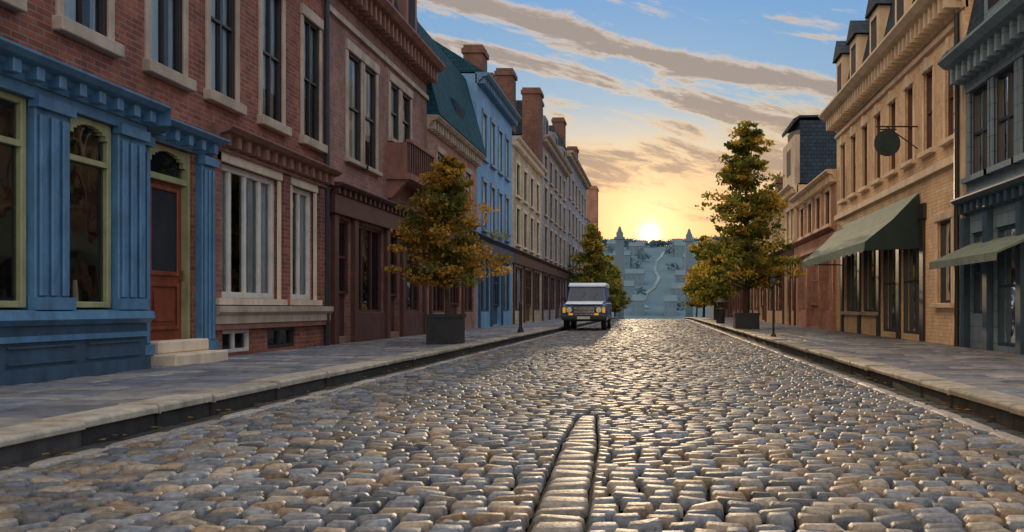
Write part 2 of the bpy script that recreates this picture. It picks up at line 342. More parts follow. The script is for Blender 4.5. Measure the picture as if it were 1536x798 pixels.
B=Bld('mansard_brick_building',XL,1,15.9,22.86)
upb=[(17.0,17.75,4.1,6.4),(17.95,18.7,4.1,6.4),(19.7,20.35,5.1,6.5),(20.6,21.3,5.1,6.5)]
grb=[(16.35,17.15,.3,2.75),(17.4,19.2,.8,2.75),(19.5,20.4,.3,2.75),(20.7,22.3,.8,2.75)]
B.wall(M['brickB'],-.3,7.7,upb+grb)
for w in upb: B.win(*w,fm='dark',d=-.04,trim='stone',hm=1,lint=.22,curt=random.random()<.75,cw=(.4,.6),c2=.2)
for i,w in enumerate(grb):
    if i in(0,2):
        B.box('brown_door',M['brown'],w[0]+.01,w[1]-.01,w[2],w[2]+.9,-.2,-.13); B.win(w[0],w[1],w[2]+.9,w[3],fm='brown',curt=False)
    else: B.win(*w,fm='brown',vm=2,hm=0,curt=False,depth=1.2)
B.box('brown_fascia',M['brown'],15.96,22.8,2.82,3.2,-.01,.16); B.cornice('brown',3.42,.22,.35,part='brown_shop_cornice')
B.box('brown_riser',M['brown'],17.2,19.4,.0,.79,-.01,.06); B.box('brown_riser',M['brown'],20.5,22.6,.0,.79,-.01,.06)
for c in (16.2,17.28,19.35,20.55,22.5): B.box('brown_pilasters',M['brown'],c-.1,c+.1,.0,2.82,-.01,.1)
B.box('balcony_floor',M['cornB'],19.45,21.6,4.05,4.2,0,.6)
for k in range(12):
    u=19.5+k*2.05/11; B.box('balcony_railing',M['brown'],u-.025,u+.025,4.2,4.95,.52,.57)
B.box('balcony_rail',M['cornB'],19.45,21.6,4.95,5.03,.48,.6); B.box('balcony_sides',M['cornB'],19.45,19.52,4.2,4.95,0,.5); B.box('balcony_sides',M['cornB'],21.53,21.6,4.2,4.95,0,.5)
for u in(19.6,21.4): B.prism('balcony_brackets',M['cornB'],[(0,3.6),(.1,3.6),(.5,4.05),(0,4.05)],u-.08,u+.08)
B.box('string_course',M['stone'],15.92,22.84,6.85,6.97,-.01,.07)
B.cornice('cornB',7.85,.55,.55)
B.prism('mansard_roof',M['slate'],[(.05,7.86),(-.6,10.6),(-5,11),(-5,7.86)],B.u0,B.u1)
for u in (17.5,19.4,21.3):
    B.box('dormers',M['cornB'],u-.45,u+.45,8.2,9.7,-.9,.05); B.box('dormer_glass',M['intr'],u-.28,u+.28,8.4,9.5,.05,.056)
    B.prism('dormer_hoods',M['cornB'],[(-.9,9.7),(.2,9.7),(.2,9.8),(-.9,9.95)],u-.58,u+.58)
B.finish(bevel={'stone_trim':.012,'balcony_railing':.006})

C=std('teal_roof_house',XL,1,22.86,29.2,6.4,'brickC',[(3.9,5.6)],nw=3,ww=.75,corn='stone',shopn=3)
C.prism('teal_roof',M['teal'],[(.38,6.46),(-.4,9.3),(-2.2,10.9),(-4.5,10.9),(-6,6.46)],C.u0,C.u1)
C.prism('teal_dormer',M['teal'],[(.1,6.6),(.2,7.5),(-1.2,8.2),(-1.2,6.6)],25.2,26.6); C.box('dormer_glass',M['intr'],25.4,26.4,6.8,7.35,.17,.2)
C.finish()
D=std('blue_townhouse',XL,1,29.2,36.3,9.5,'blueW',[(3.9,5.7),(6.6,8.3)],trim='blueP',nw=4,ww=.62,shop='blueD',corn='blueP',shopn=3,cproj=.45)
D.prism('slate_roof',M['teal'],[(.3,9.56),(-2,11.0),(-4,11.0),(-6,9.56)],D.u0,D.u1)
D.chimney(33.4,-1.0,9.6,11.8,.9,.8,'brickG'); D.chimney(35.8,-1.0,9.6,11.4,.6,.6,'brickG'); D.finish()
E=std('cream_townhouse',XL,1,36.3,45.6,8.7,'creamE',[(3.9,5.6),(6.2,7.7)],trim='stoneL',nw=4,ww=.85,shop='brown',corn='stoneL',shopn=3,fm='dark')
E.prism('slate_roof',M['slate'],[(.3,8.76),(-1.6,10.2),(-4,10.2),(-6,8.76)],E.u0,E.u1)
E.chimney(44.9,-.4,8.8,13.2,1.0,1.0,'brickG'); E.chimney(38.6,-.7,9,12.4,.9,.8,'brickG'); E.finish()
F1=std('grey_stone_building',XL,1,45.6,58.4,10.8,'greyF',[(3.9,5.7),(6.4,8.0),(8.6,9.9)],trim='stone',nw=5,ww=1.0,shop='brown',fm='dark',shopn=4,cproj=.5)
F1.prism('slate_roof',M['slate'],[(.1,10.86),(-.9,12.8),(-5,12.8),(-6,10.86)],F1.u0,F1.u1)
for u in (47.5,52,56.5):
    F1.prism('dormer_gables',M['greyF'],[(.06,10.9),(.06,12.2),(-1.5,12.6),(-1.5,10.9)],u-.7,u+.7); F1.box('dormer_glass',M['intr'],u-.4,u+.4,11.1,12.0,.06,.07)
F1.chimney(50,-1,12,14.0,1,.8,'brickG'); F1.finish()
F2=std('grey_gabled_building',XL,1,58.4,75,12.4,'greyF2',[(3.9,5.7),(6.6,8.3),(9.2,10.9)],trim='stone',nw=6,ww=1.1,shop='dark',fm='dark',shopn=5,cproj=.5)
F2.prism('slate_roof',M['slate'],[(.1,12.46),(-1,14.3),(-5,14.3),(-6,12.46)],F2.u0,F2.u1)
F2.chimney(62,-1,13.5,15.6,1.2,.9,'brickG'); F2.chimney(72,-1,13.5,15.4,1.2,.9,'brickG'); F2.finish()
G=std('brown_brick_house',XL-.3,1,75,92,9.5,'brickG',[(3.0,4.8),(6.0,7.8)],trim='stone',nw=5,ww=1.1,shop='dark',base=-.8,shopn=4)
G.prism('slate_roof',M['slate'],[(.2,9.56),(-1.5,11),(-5,11),(-6,9.56)],G.u0,G.u1); G.chimney(89,-.5,9,14.4,2.2,1.6,'brickC'); G.finish()
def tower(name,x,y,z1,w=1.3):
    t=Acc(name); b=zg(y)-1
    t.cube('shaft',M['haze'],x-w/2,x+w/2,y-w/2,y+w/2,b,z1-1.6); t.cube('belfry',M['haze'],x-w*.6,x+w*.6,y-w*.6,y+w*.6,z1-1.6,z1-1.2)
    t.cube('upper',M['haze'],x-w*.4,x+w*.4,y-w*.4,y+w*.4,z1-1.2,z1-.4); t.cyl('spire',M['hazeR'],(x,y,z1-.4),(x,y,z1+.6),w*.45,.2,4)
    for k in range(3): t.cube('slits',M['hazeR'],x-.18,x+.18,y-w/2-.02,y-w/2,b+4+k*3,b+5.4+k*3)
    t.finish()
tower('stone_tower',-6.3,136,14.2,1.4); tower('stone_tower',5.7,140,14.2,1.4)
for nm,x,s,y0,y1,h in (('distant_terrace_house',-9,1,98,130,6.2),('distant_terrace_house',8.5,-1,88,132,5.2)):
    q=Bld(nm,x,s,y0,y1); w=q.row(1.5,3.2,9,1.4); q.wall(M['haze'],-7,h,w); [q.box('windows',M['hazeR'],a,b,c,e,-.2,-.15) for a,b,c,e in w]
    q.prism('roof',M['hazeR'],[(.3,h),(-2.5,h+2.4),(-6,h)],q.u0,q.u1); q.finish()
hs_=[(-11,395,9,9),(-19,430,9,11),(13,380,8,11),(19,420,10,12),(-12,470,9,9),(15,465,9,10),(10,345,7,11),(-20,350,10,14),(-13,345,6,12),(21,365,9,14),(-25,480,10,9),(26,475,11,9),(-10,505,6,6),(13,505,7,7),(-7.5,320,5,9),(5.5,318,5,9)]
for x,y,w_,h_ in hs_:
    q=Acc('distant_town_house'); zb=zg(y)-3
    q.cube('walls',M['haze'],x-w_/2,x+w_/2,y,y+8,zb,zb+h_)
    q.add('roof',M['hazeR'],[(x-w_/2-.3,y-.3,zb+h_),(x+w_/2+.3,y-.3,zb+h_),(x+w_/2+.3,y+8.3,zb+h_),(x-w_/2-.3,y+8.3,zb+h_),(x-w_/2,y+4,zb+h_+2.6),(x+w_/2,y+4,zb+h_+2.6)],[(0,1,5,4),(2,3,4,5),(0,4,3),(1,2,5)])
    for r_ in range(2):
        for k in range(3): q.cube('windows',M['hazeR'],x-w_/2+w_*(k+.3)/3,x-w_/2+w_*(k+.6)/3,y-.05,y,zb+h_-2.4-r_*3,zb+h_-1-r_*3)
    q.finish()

# ============================================================ RIGHT SIDE
XR=5.9
R1=Bld('grey_blue_shop_building',XR,-1,7.0,15.2)
u1w=[(c-.42,c+.42,3.35,4.95) for c in (8.2,9.6,11.0,12.4,13.5,14.55)]
g1=[(14.2,14.95,.8,2.3),(12.9,13.9,.25,2.3),(10.4,12.6,.8,2.3),(7.4,10,.8,2.3)]
R1.wall(M['greyR'],-.3,5.4,u1w+g1)
for w in u1w: R1.win(*w,fm='dark',trim='greyR',vm=1,hm=1,curt=random.random()<.4)
for i,w in enumerate(g1):
    R1.win(*w,fm='blueD',vm=(0 if i==1 else 1),hm=1,curt=False,depth=1.0)
for c in (14.05,12.75,10.2,15.08): R1.box('blue_pilasters',M['blueD'],c-.09,c+.09,-.1,2.6,-.01,.12)
R1.cornice('blueD',2.95,.3,.3,part='shop_cornice'); R1.box('panel_band',M['greyR'],7.05,15.15,3.0,3.08,-.01,.06)
R1.cornice('greyR',5.6,.5,.55)
R1.prism('mansard_roof',M['slate'],[(.1,5.61),(-.55,8.6),(-5,9),(-5,5.61)],R1.u0,R1.u1)
for u in (9,11.6,13.9):
    R1.box('dormers',M['greyR'],u-.45,u+.45,6.0,7.5,-.9,.0); R1.box('dormer_glass',M['intr'],u-.28,u+.28,6.2,7.3,.0,.006)
    R1.prism('dormer_hoods',M['greyR'],[(-.9,7.5),(.15,7.5),(.15,7.62),(-.9,7.75)],u-.55,u+.55)
R1.prism('awning',M['awn'],[(.02,2.1),(.8,1.75),(.8,1.62),(.78,1.62),(.77,1.73),(.02,2.05)],12.0,14.9)
R1.finish(bevel={'blueD_frames':.006})

R2=Bld('golden_brick_building',XR,-1,15.2,26.1)
n=8; c2=[15.95+i*1.31 for i in range(n)]
up2=[(c-.3,c+.3,4.3,6.05) for c in c2]
g2=[(15.9,16.7,1.0,2.7),(17.9,19.2,.3,2.75),(19.5,20.9,.3,2.75),(21.3,22.9,.8,2.75),(23.3,24.9,.8,2.75)]
R2.wall(M['creamR'],-.3,7.0,up2+g2)
for w in up2: R2.win(*w,fm='brown',trim='stoneL',hm=1,lint=.2,sill=.1,tm=.08,key=True,curt=random.random()<.4)
for i,w in enumerate(g2): R2.win(*w,fm='dark',vm=(0 if i==0 else 2),hm=(1 if i<3 else 0),curt=False,trim=('stoneL' if i==0 else None),depth=1.2)
R2.box('shop_sill',M['stone'],21.0,25.2,.7,.79,-.01,.1)
for c in (17.6,19.35,21.1,23.1,25.2): R2.box('shop_piers',M['dark'],c-.12,c+.12,.0,2.85,-.01,.06)
R2.box('dark_fascia',M['dark'],17.4,25.4,2.86,3.2,-.01,.07)
R2.box('quoin',M['stoneL'],15.25,15.55,-.1,6.6,-.01,.05)
R2.box('string_course',M['stoneL'],15.56,26.05,3.75,3.9,-.01,.1); R2.box('frieze',M['stoneL'],15.56,26.05,6.42,6.52,-.01,.08)
R2.cornice('stoneL',7.2,.55,.6)
R2.prism('mansard_roof',M['slate'],[(.15,7.21),(-.4,9.6),(-5,10.2),(-5,7.21)],R2.u0,R2.u1)
for u in (16.6,18.9,21.2,23.4,25.2):
    R2.box('dormers',M['stoneL'],u-.42,u+.42,7.5,8.8,-.9,.12); R2.box('dormer_glass',M['intr'],u-.27,u+.27,7.7,8.6,.12,.126)
    R2.add('dormer_gables',M['slate'],[(R2.x(.22),u-.55,8.8),(R2.x(.22),u+.55,8.8),(R2.x(.22),u,9.35),(R2.x(-.9),u-.55,8.8),(R2.x(-.9),u+.55,8.8),(R2.x(-.9),u,9.35)],[(0,1,2),(0,2,5,3),(1,4,5,2),(3,5,4),(0,3,4,1)])
a0,a1=17.8,25.5; z0,z1=3.5,2.38; dp=1.25; nn=28
V=[];Fq=[]
for i in range(nn+1):
    u=a0+(a1-a0)*i/nn; V+=[(R2.x(.03),u,z0),(R2.x(dp*.5),u,(z0+z1)/2-.06),(R2.x(dp),u,z1),(R2.x(dp+.01),u,z1-.18-(.06 if i%2 else 0))]
for i in range(nn):
    k=4*i
    for j in range(3): Fq.append((k+j,k+j+1,k+5+j,k+4+j))
R2.add('awning_canvas',M['awn'],V,Fq)
R2.add('awning_side',M['awnd'],[(R2.x(.03),a0,z0-.03),(R2.x(dp*.5),a0,(z0+z1)/2-.08),(R2.x(dp),a0,z1-.01),(R2.x(dp),a0,z1-.2),(R2.x(.03),a0,z1-.15)],[(0,1,2,3,4)])
for u in (a0+.05,a1-.05): R2.cyl('awning_arms',M['iron'],(R2.x(0),u,z1-.1),(R2.x(dp),u,z1-.1),.02,.02,6)
R2.cyl('drainpipe',M['iron'],(R2.x(.1),15.4,.16),(R2.x(.1),15.4,6.6),.05,.05,10)
R2.finish(bevel={'stoneL_trim':.01})
R3=std('salmon_house',XR,-1,26.1,33.5,5.4,'pinkR',[(3.75,4.9)],nw=4,ww=.7,trim='stoneL',shop='pinkR',shopn=3,fm='dark')
R3.prism('low_roof',M['slate'],[(.2,5.46),(-2.5,6.1),(-5,6.1),(-5,5.46)],R3.u0,R3.u1); R3.finish()
R4=std('slate_gabled_house',XR,-1,33.5,36.6,6.1,'creamR',[(3.8,5.2)],nw=2,ww=.8,trim='stoneL',shop='brown',shopn=2)
R4.prism('slate_hung_roof',M['slate'],[(-.12,6.16),(-.12,8.8),(-5,8.9),(-5,6.16)],R4.u0,R4.u1)
R4.box('upper_front',M['stone'],R4.u0-.02,R4.u1,6.16,8.2,-.118,.1); R4.box('upper_window',M['intr'],34.6,35.5,6.7,7.8,.1,.11)
R4.prism('roof_ridge',M['slate'],[(-.1,8.92),(.12,8.7),(.16,8.85),(-.1,9.0),(-5,9.06),(-5,8.92)],R4.u0-.06,R4.u1); R4.finish()
R5=std('cream_terrace_house',XR,-1,36.6,52,5.9,'creamR',[(3.8,5.2)],nw=7,ww=.9,trim='stoneL',shop='brown',shopn=5)
R5.prism('slate_roof',M['slate'],[(.2,5.96),(-1.6,7.4),(-4,7.4),(-6,5.96)],R5.u0,R5.u1); R5.chimney(46,-1.4,6.5,8.4,.9,.8); R5.finish()
R6=std('rose_terrace_house',XR,-1,52,72,6.2,'brickB',[(3.8,5.2)],nw=8,ww=1,trim='stone',shop='brown',shopn=6)
R6.prism('slate_roof',M['slate'],[(.2,6.26),(-1.6,7.6),(-4,7.6),(-6,6.26)],R6.u0,R6.u1); R6.chimney(58,-1.4,6.8,8.6,1,.8); R6.finish()
hs=Acc('hanging_sign'); Y=18.0
hs.cyl('bracket',M['iron'],(5.9,Y,5.0),(4.95,Y,5.0),.018,.018,6); hs.cyl('bracket',M['iron'],(5.9,Y,4.5),(5.2,Y,5.0),.014,.014,6)
hs.cyl('board',M['awnd'],(5.2,Y-.03,4.62),(5.2,Y+.03,4.62),.28,.28,20); hs.cyl('board_rim',M['iron'],(5.2,Y-.04,4.62),(5.2,Y-.03,4.62),.3,.3,20)
hs.cyl('board_emblem',M['awnd'],(5.2,Y-.046,4.62),(5.2,Y-.04,4.62),.2,.2,16)
hs.cyl('hooks',M['iron'],(5.2,Y,4.9),(5.2,Y,5.0),.01,.01,5); hs.cube('scroll_top',M['iron'],4.98,5.42,Y-.02,Y+.02,4.92,4.95); hs.finish()
ws=Acc('hanging_sign'); Y=24.5
ws.cyl('bracket',M['iron'],(-6.55,Y,2.65),(-5.4,Y,2.65),.018,.018,6); ws.cube('board',M['yell'],-6.0,-5.45,Y-.025,Y+.025,2.1,2.5); ws.cube('board_band',M['brown'],-5.95,-5.5,Y-.03,Y-.025,2.25,2.35)
ws.cyl('hooks',M['iron'],(-5.9,Y,2.5),(-5.9,Y,2.65),.01,.01,5); ws.cyl('hooks',M['iron'],(-5.55,Y,2.5),(-5.55,Y,2.65),.01,.01,5); ws.finish()

# ============================================================ GROUND / ROAD
xs=np.array([-1500,-600,-250,-100,-40,-20,-8,0,8,20,40,100,250,600,1500],float)
ys=np.array(sorted(set(list(np.arange(-80,120,6.))+list(np.arange(120,640,12.))+PY+[900,1500,2500])),float)
gx,gy=np.meshgrid(xs,ys); gz=np.interp(gy,PY,PZ)-.045
far=np.clip((gy-200)/300,0,1); gz=gz+far*(6*np.sin(gx*.021+1)*np.clip(np.abs(gx)/120,0,1)+9*np.clip(np.abs(gx)/500,0,1))
Vg=np.stack([gx.ravel(),gy.ravel(),gz.ravel()],1); nx=len(xs); ny=len(ys)
I=np.arange(nx*ny).reshape(ny,nx); Fg=np.stack([I[:-1,:-1].ravel(),I[:-1,1:].ravel(),I[1:,1:].ravel(),I[1:,:-1].ravel()],1)
m,nt,b=newmat('ground_earth_far_haze'); g=nt.nodes.new('ShaderNodeNewGeometry'); sp=N(nt,'ShaderNodeSeparateXYZ'); L(nt,g.outputs[0],sp.inputs[0])
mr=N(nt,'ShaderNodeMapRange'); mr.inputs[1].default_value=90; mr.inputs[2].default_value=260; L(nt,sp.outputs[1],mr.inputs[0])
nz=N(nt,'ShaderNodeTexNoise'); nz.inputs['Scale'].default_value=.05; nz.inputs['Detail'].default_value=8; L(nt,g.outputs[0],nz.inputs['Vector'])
rp=N(nt,'ShaderNodeValToRGB'); rp.color_ramp.elements[0].position=.35; rp.color_ramp.elements[0].color=(.080,.14,.185,1); rp.color_ramp.elements[1].position=.65; rp.color_ramp.elements[1].color=(.10,.17,.215,1); L(nt,nz.outputs[0],rp.inputs[0])  # far slope: blue of aerial haze painted as base colour
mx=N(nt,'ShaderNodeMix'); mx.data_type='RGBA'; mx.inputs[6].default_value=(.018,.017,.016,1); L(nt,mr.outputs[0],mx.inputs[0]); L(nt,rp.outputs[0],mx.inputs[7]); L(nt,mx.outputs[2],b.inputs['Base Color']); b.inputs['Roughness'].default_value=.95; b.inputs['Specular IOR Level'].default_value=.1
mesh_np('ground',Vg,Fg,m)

def stones(name,cells,mat,colfn,n=6,h=.035,tilt=.02,edge=.14,flat=.05,rgh=.05):
    cells=np.array(cells); K=len(cells)
    if n==6: t=np.array([-1,-.93,-.74,.74,.93,1.]); zz=np.array([-1.6,.35,.95,.95,.35,-1.6]) 
    else: t=np.array([-1,-.8,.8,1.]); zz=np.array([-1.4,.7,.7,-1.4])
    S,T=np.meshgrid(t,t); prof=np.minimum.outer(zz,zz)
    dome=1-flat*(S**2+T**2)
    prof=np.where(prof>0,prof*dome,prof)
    rs=1-edge*np.abs(T)**6; rt=1-edge*np.abs(S)**6
    jx=rng.normal(0,.045,(K,1,1)); 
    X=cells[:,0,None,None]+cells[:,2,None,None]*S*rs*(1+jx*T); Yv=cells[:,1,None,None]+cells[:,3,None,None]*T*rt*(1+rng.normal(0,.07,(K,1,1))*S)
    hh=h*rng.uniform(.75,1.2,(K,1,1)); tx=rng.normal(0,tilt,(K,1,1)); ty=rng.normal(0,tilt,(K,1,1)); off=rng.normal(0,h*.12,(K,1,1))
    Z=prof*hh+tx*S*cells[:,2,None,None]+ty*T*cells[:,3,None,None]+off+rng.normal(0,h*rgh,(K,n,n))*(prof>0)+np.interp(Yv,PY,PZ)
    V=np.stack([X,Yv,Z],-1).reshape(-1,3)
    I=np.arange(n*n).reshape(n,n); q=np.stack([I[:-1,:-1].ravel(),I[:-1,1:].ravel(),I[1:,1:].ravel(),I[1:,:-1].ravel()],1)
    F=(q[None]+(np.arange(K)*n*n)[:,None,None]).reshape(-1,4)
    col=colfn(K,cells); C=np.ones((K,n*n,4)); C[:,:,:3]=col[:,None,:]
    return V,F,C.reshape(-1,4)
def cells_rows(x0,x1,y0,y1,dy,wmin,wmax,gap=.012,wig=.01):
    out=[]; y=y0; f0=x0 if callable(x0) else (lambda y:x0); f1=x1 if callable(x1) else (lambda y:x1)
    while y<y1-dy*.5:
        d=dy*random.uniform(.85,1.16)
        if y+d>y1-dy*.5: d=y1-y
        X0=f0(y);X1=f1(y); x=X0; first=True
        ph=random.uniform(0,6)
        while x<X1-1e-6:
            w=random.uniform(wmin,wmax)*(random.uniform(.45,1) if first else 1); first=False
            b=x+w
            if X1-b<wmin*.5: b=X1
            out.append(((x+b)/2,y+d/2+wig*math.sin(x*2+ph)+random.gauss(0,.004),(b-x)/2-gap/2,d/2-gap/2)); x=b
        y+=d
    return out
pal=np.array([(.15,.155,.17),(.19,.18,.165),(.12,.14,.165),(.24,.195,.15),(.16,.17,.195),(.26,.225,.185),(.09,.10,.115),(.20,.145,.10),(.14,.165,.195)])
def colc(K,c):
    k=rng.integers(0,len(pal),K); return pal[k]*rng.uniform(.6,1.4,(K,1))
def colslab(K,c): return np.array([.225,.205,.18])*rng.uniform(.6,1.2,(K,1))
KL,KR=-3.72,2.66
GW=.30
parts=[]
SE=6.6
def jit(y,s): return .02*math.sin(y*37.7+s)*math.sin(y*11.3+s)
sx=lambda y:-.41-.05*(y-3.2)
# the slab course narrows and its edge wanders row by row
hw=lambda y:.115*(1 if y<5.2 else max(.55,1-(y-5.2)*.3))
S_=dict(n=6,h=.022,tilt=.065,edge=.07)
parts.append(stones('c',cells_rows(KL+GW,lambda y:sx(y)-hw(y)-.005,-1.5,SE,.108,.12,.205,gap=.018),None,colc,**S_))
parts.append(stones('c',cells_rows(lambda y:sx(y)+hw(y)+.005,KR-GW,-1.5,SE,.108,.12,.205,gap=.018),None,colc,**S_))
parts.append(stones('c',cells_rows(lambda y:sx(y)-hw(y)+jit(y,0)*.4,lambda y:sx(y)+hw(y)+jit(y,2)*.4,-1.5,SE,.15,.3,.6,gap=.012),None,colslab,n=6,h=.018,tilt=.045,edge=.06))
parts.append(stones('c',cells_rows(KL+GW,KR-GW,SE,24,.108,.12,.205,gap=.018),None,colc,**S_))
parts.append(stones('c',cells_rows(KL+GW,KR-GW,24,92,.14,.16,.24,gap=.02),None,colc,n=4,h=.024,tilt=.06,edge=.04))
for (a,b_) in ((KL+.17,KL+GW-.005),(KR-GW+.005,KR-.17)):
    parts.append(stones('c',cells_rows(a,b_,-1.5,92,.6,.5,.6,gap=.01),None,lambda K,c:np.array([.34,.31,.28])*rng.uniform(.7,1.15,(K,1)),n=6,h=.024,tilt=.01,edge=.03))
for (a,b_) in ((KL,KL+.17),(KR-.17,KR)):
    parts.append(stones('c',cells_rows(a,b_,-1.5,92,.3,.5,.6,gap=.014),None,lambda K,c:np.array([.035,.034,.034])*rng.uniform(.8,1.3,(K,1)),n=6,h=.006,tilt=.02,edge=.03))  # dark gutter course: damp and shade both put into the stone colour
off=0;Vs=[];Fs=[];Cs=[]
for V,F,Cc in parts: Vs.append(V);Fs.append(F+off);Cs.append(Cc);off+=len(V)
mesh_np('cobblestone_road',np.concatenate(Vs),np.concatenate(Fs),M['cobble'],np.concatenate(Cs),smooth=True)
def colp(K,c):
    p=np.array([(.20,.20,.23),(.24,.225,.22),(.17,.18,.21),(.27,.25,.235),(.15,.15,.17)]); return p[rng.integers(0,5,K)]*rng.uniform(.8,1.15,(K,1))
for nm,(a,b_) in (('pavement',(XL-.05,KL-.32)),('pavement',(KR+.32,XR+.05))):
    V,F,Cc=stones('p',cells_rows(a,b_,-1.5,92,.36,.45,.8,gap=.016,wig=0),None,colp,n=6,h=.012,tilt=.007,edge=.02)
    V[:,2]+=.15
    e=empty(nm); mesh_np('slabs',V,F,M['paver'],Cc,e,smooth=True)
    yy=list(np.arange(-6,60,6.))+[60,66,74,85,92,100,140]; Vb=[];Fb=[]
    for y in yy: Vb+=[(a-.3,y,zg(y)+.14),(b_+.3,y,zg(y)+.14)]
    for i in range(len(yy)-1): Fb.append((2*i,2*i+1,2*i+3,2*i+2))
    mesh_py('bed',Vb,Fb,M['soil'],e)
def kerb(x0,x1,face):
    a=Acc('kerb'); cols=[]; y=-1.5
    def blk(pr,y,l,c,z):
        n=len(pr); Vv=[(p[0],y,p[1]+z) for p in pr]+[(p[0],y+l,p[1]+z) for p in pr]
        a.add('k',None,Vv,[(i,(i+1)%n,n+(i+1)%n,n+i) for i in range(n)]+[tuple(range(n)),tuple(range(n,2*n))]); cols.extend([(*c,1)]*(2*n))
    while y<92:
        l=random.uniform(.7,1.3); g_=.012; z=zg(y+l/2); t=.168+random.gauss(0,.005); j=random.gauss(0,.008)
        c=np.array([.40,.35,.28])*random.uniform(.75,1.15); shade_c=np.array([.05,.047,.044])*random.uniform(.7,1.4); r=.022; f=face  # lower kerb face: its shade is put into a dark, weathered stone colour
        e0,e1=(x0,x1) if f>0 else (x1,x0)
        blk([(e0,.112),(e0,t),(e1+f*(j-r*1.2),t),(e1+f*(j-r*.3),t-r*.35),(e1+f*j,t-r),(e1+f*j,.112)],y+g_,l-g_,c,z)
        blk([(e0+f*.05,-.1),(e0+f*.05,.11),(e1+f*(j-.03),.11),(e1+f*(j-.02),-.1)],y+g_+.004,l-g_-.008,shade_c,z)
        y+=l
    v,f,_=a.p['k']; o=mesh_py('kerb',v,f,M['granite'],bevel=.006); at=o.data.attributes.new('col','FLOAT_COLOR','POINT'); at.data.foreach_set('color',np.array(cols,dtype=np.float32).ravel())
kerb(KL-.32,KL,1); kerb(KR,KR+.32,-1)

def hz(x,y):
    f=min(1,max(0,(y-200)/300)); return zg(y)-.045+f*(6*math.sin(x*.021+1)*min(1,abs(x)/120)+9*min(1,abs(x)/500))
pts=[(-4,340),(-6,352),(-5,372),(-1,392),(1,412),(-1,430),(0,450),(3,470),(5,490)]
V=[];F=[];P=[]
for i in range(len(pts)-1):
    for k in range(6):
        t=k/6; t2=t*t*(3-2*t); P.append((pts[i][0]*(1-t2)+pts[i+1][0]*t2,pts[i][1]*(1-t)+pts[i+1][1]*t))
for x,y in P: V+=[(x-.9,y,hz(x,y)+.35),(x+.9,y,hz(x,y)+.35)]
for i in range(len(P)-1): F.append((2*i,2*i+1,2*i+3,2*i+2))
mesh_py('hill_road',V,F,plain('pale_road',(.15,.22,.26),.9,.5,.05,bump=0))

def leaves(centers,rad,per,size,cols,squash=.6):
    K=len(centers); n=K*per
    c=np.repeat(np.array(centers),per,0); r=np.repeat(np.array(rad),per)
    d=rng.normal(0,1,(n,3)); d/=np.linalg.norm(d,axis=1)[:,None]; d*= (rng.uniform(0,1,n)**.45)[:,None]
    d[:,2]*=squash; p=c+d*r[:,None]
    a=rng.normal(0,1,(n,3)); a/=np.linalg.norm(a,axis=1)[:,None]; b=np.cross(a,rng.normal(0,1,(n,3))); b/=np.linalg.norm(b,axis=1)[:,None]
    s=size*rng.uniform(.6,1.3,n)[:,None]
    V=np.stack([p-a*s,p-b*s*.55,p+a*s,p+b*s*.55],1).reshape(-1,3); F=np.arange(n*4).reshape(n,4)
    cc=np.array(cols); base=cc[rng.integers(0,len(cc),K)]; col=np.repeat(base,per,0)*rng.uniform(.6,1.35,n)[:,None]
    C=np.ones((n,4,4)); C[:,:,:3]=col[:,None,:]; return V,F,C.reshape(-1,4)
cs=[];rs=[]
for i in range(420):
    x=random.uniform(-90,90); y=random.choice([random.uniform(330,545),random.uniform(520,550)])
    if abs(x)<7 and y<500: continue
    for k in range(3): cs.append((x+random.gauss(0,1.6),y+random.gauss(0,2),hz(x,y)+random.uniform(1,3.0))); rs.append(2.4)
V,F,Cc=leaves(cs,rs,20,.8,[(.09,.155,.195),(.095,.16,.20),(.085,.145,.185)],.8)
mesh_np('distant_trees',V,F,leafmat('hazy_leaves',.3),Cc)

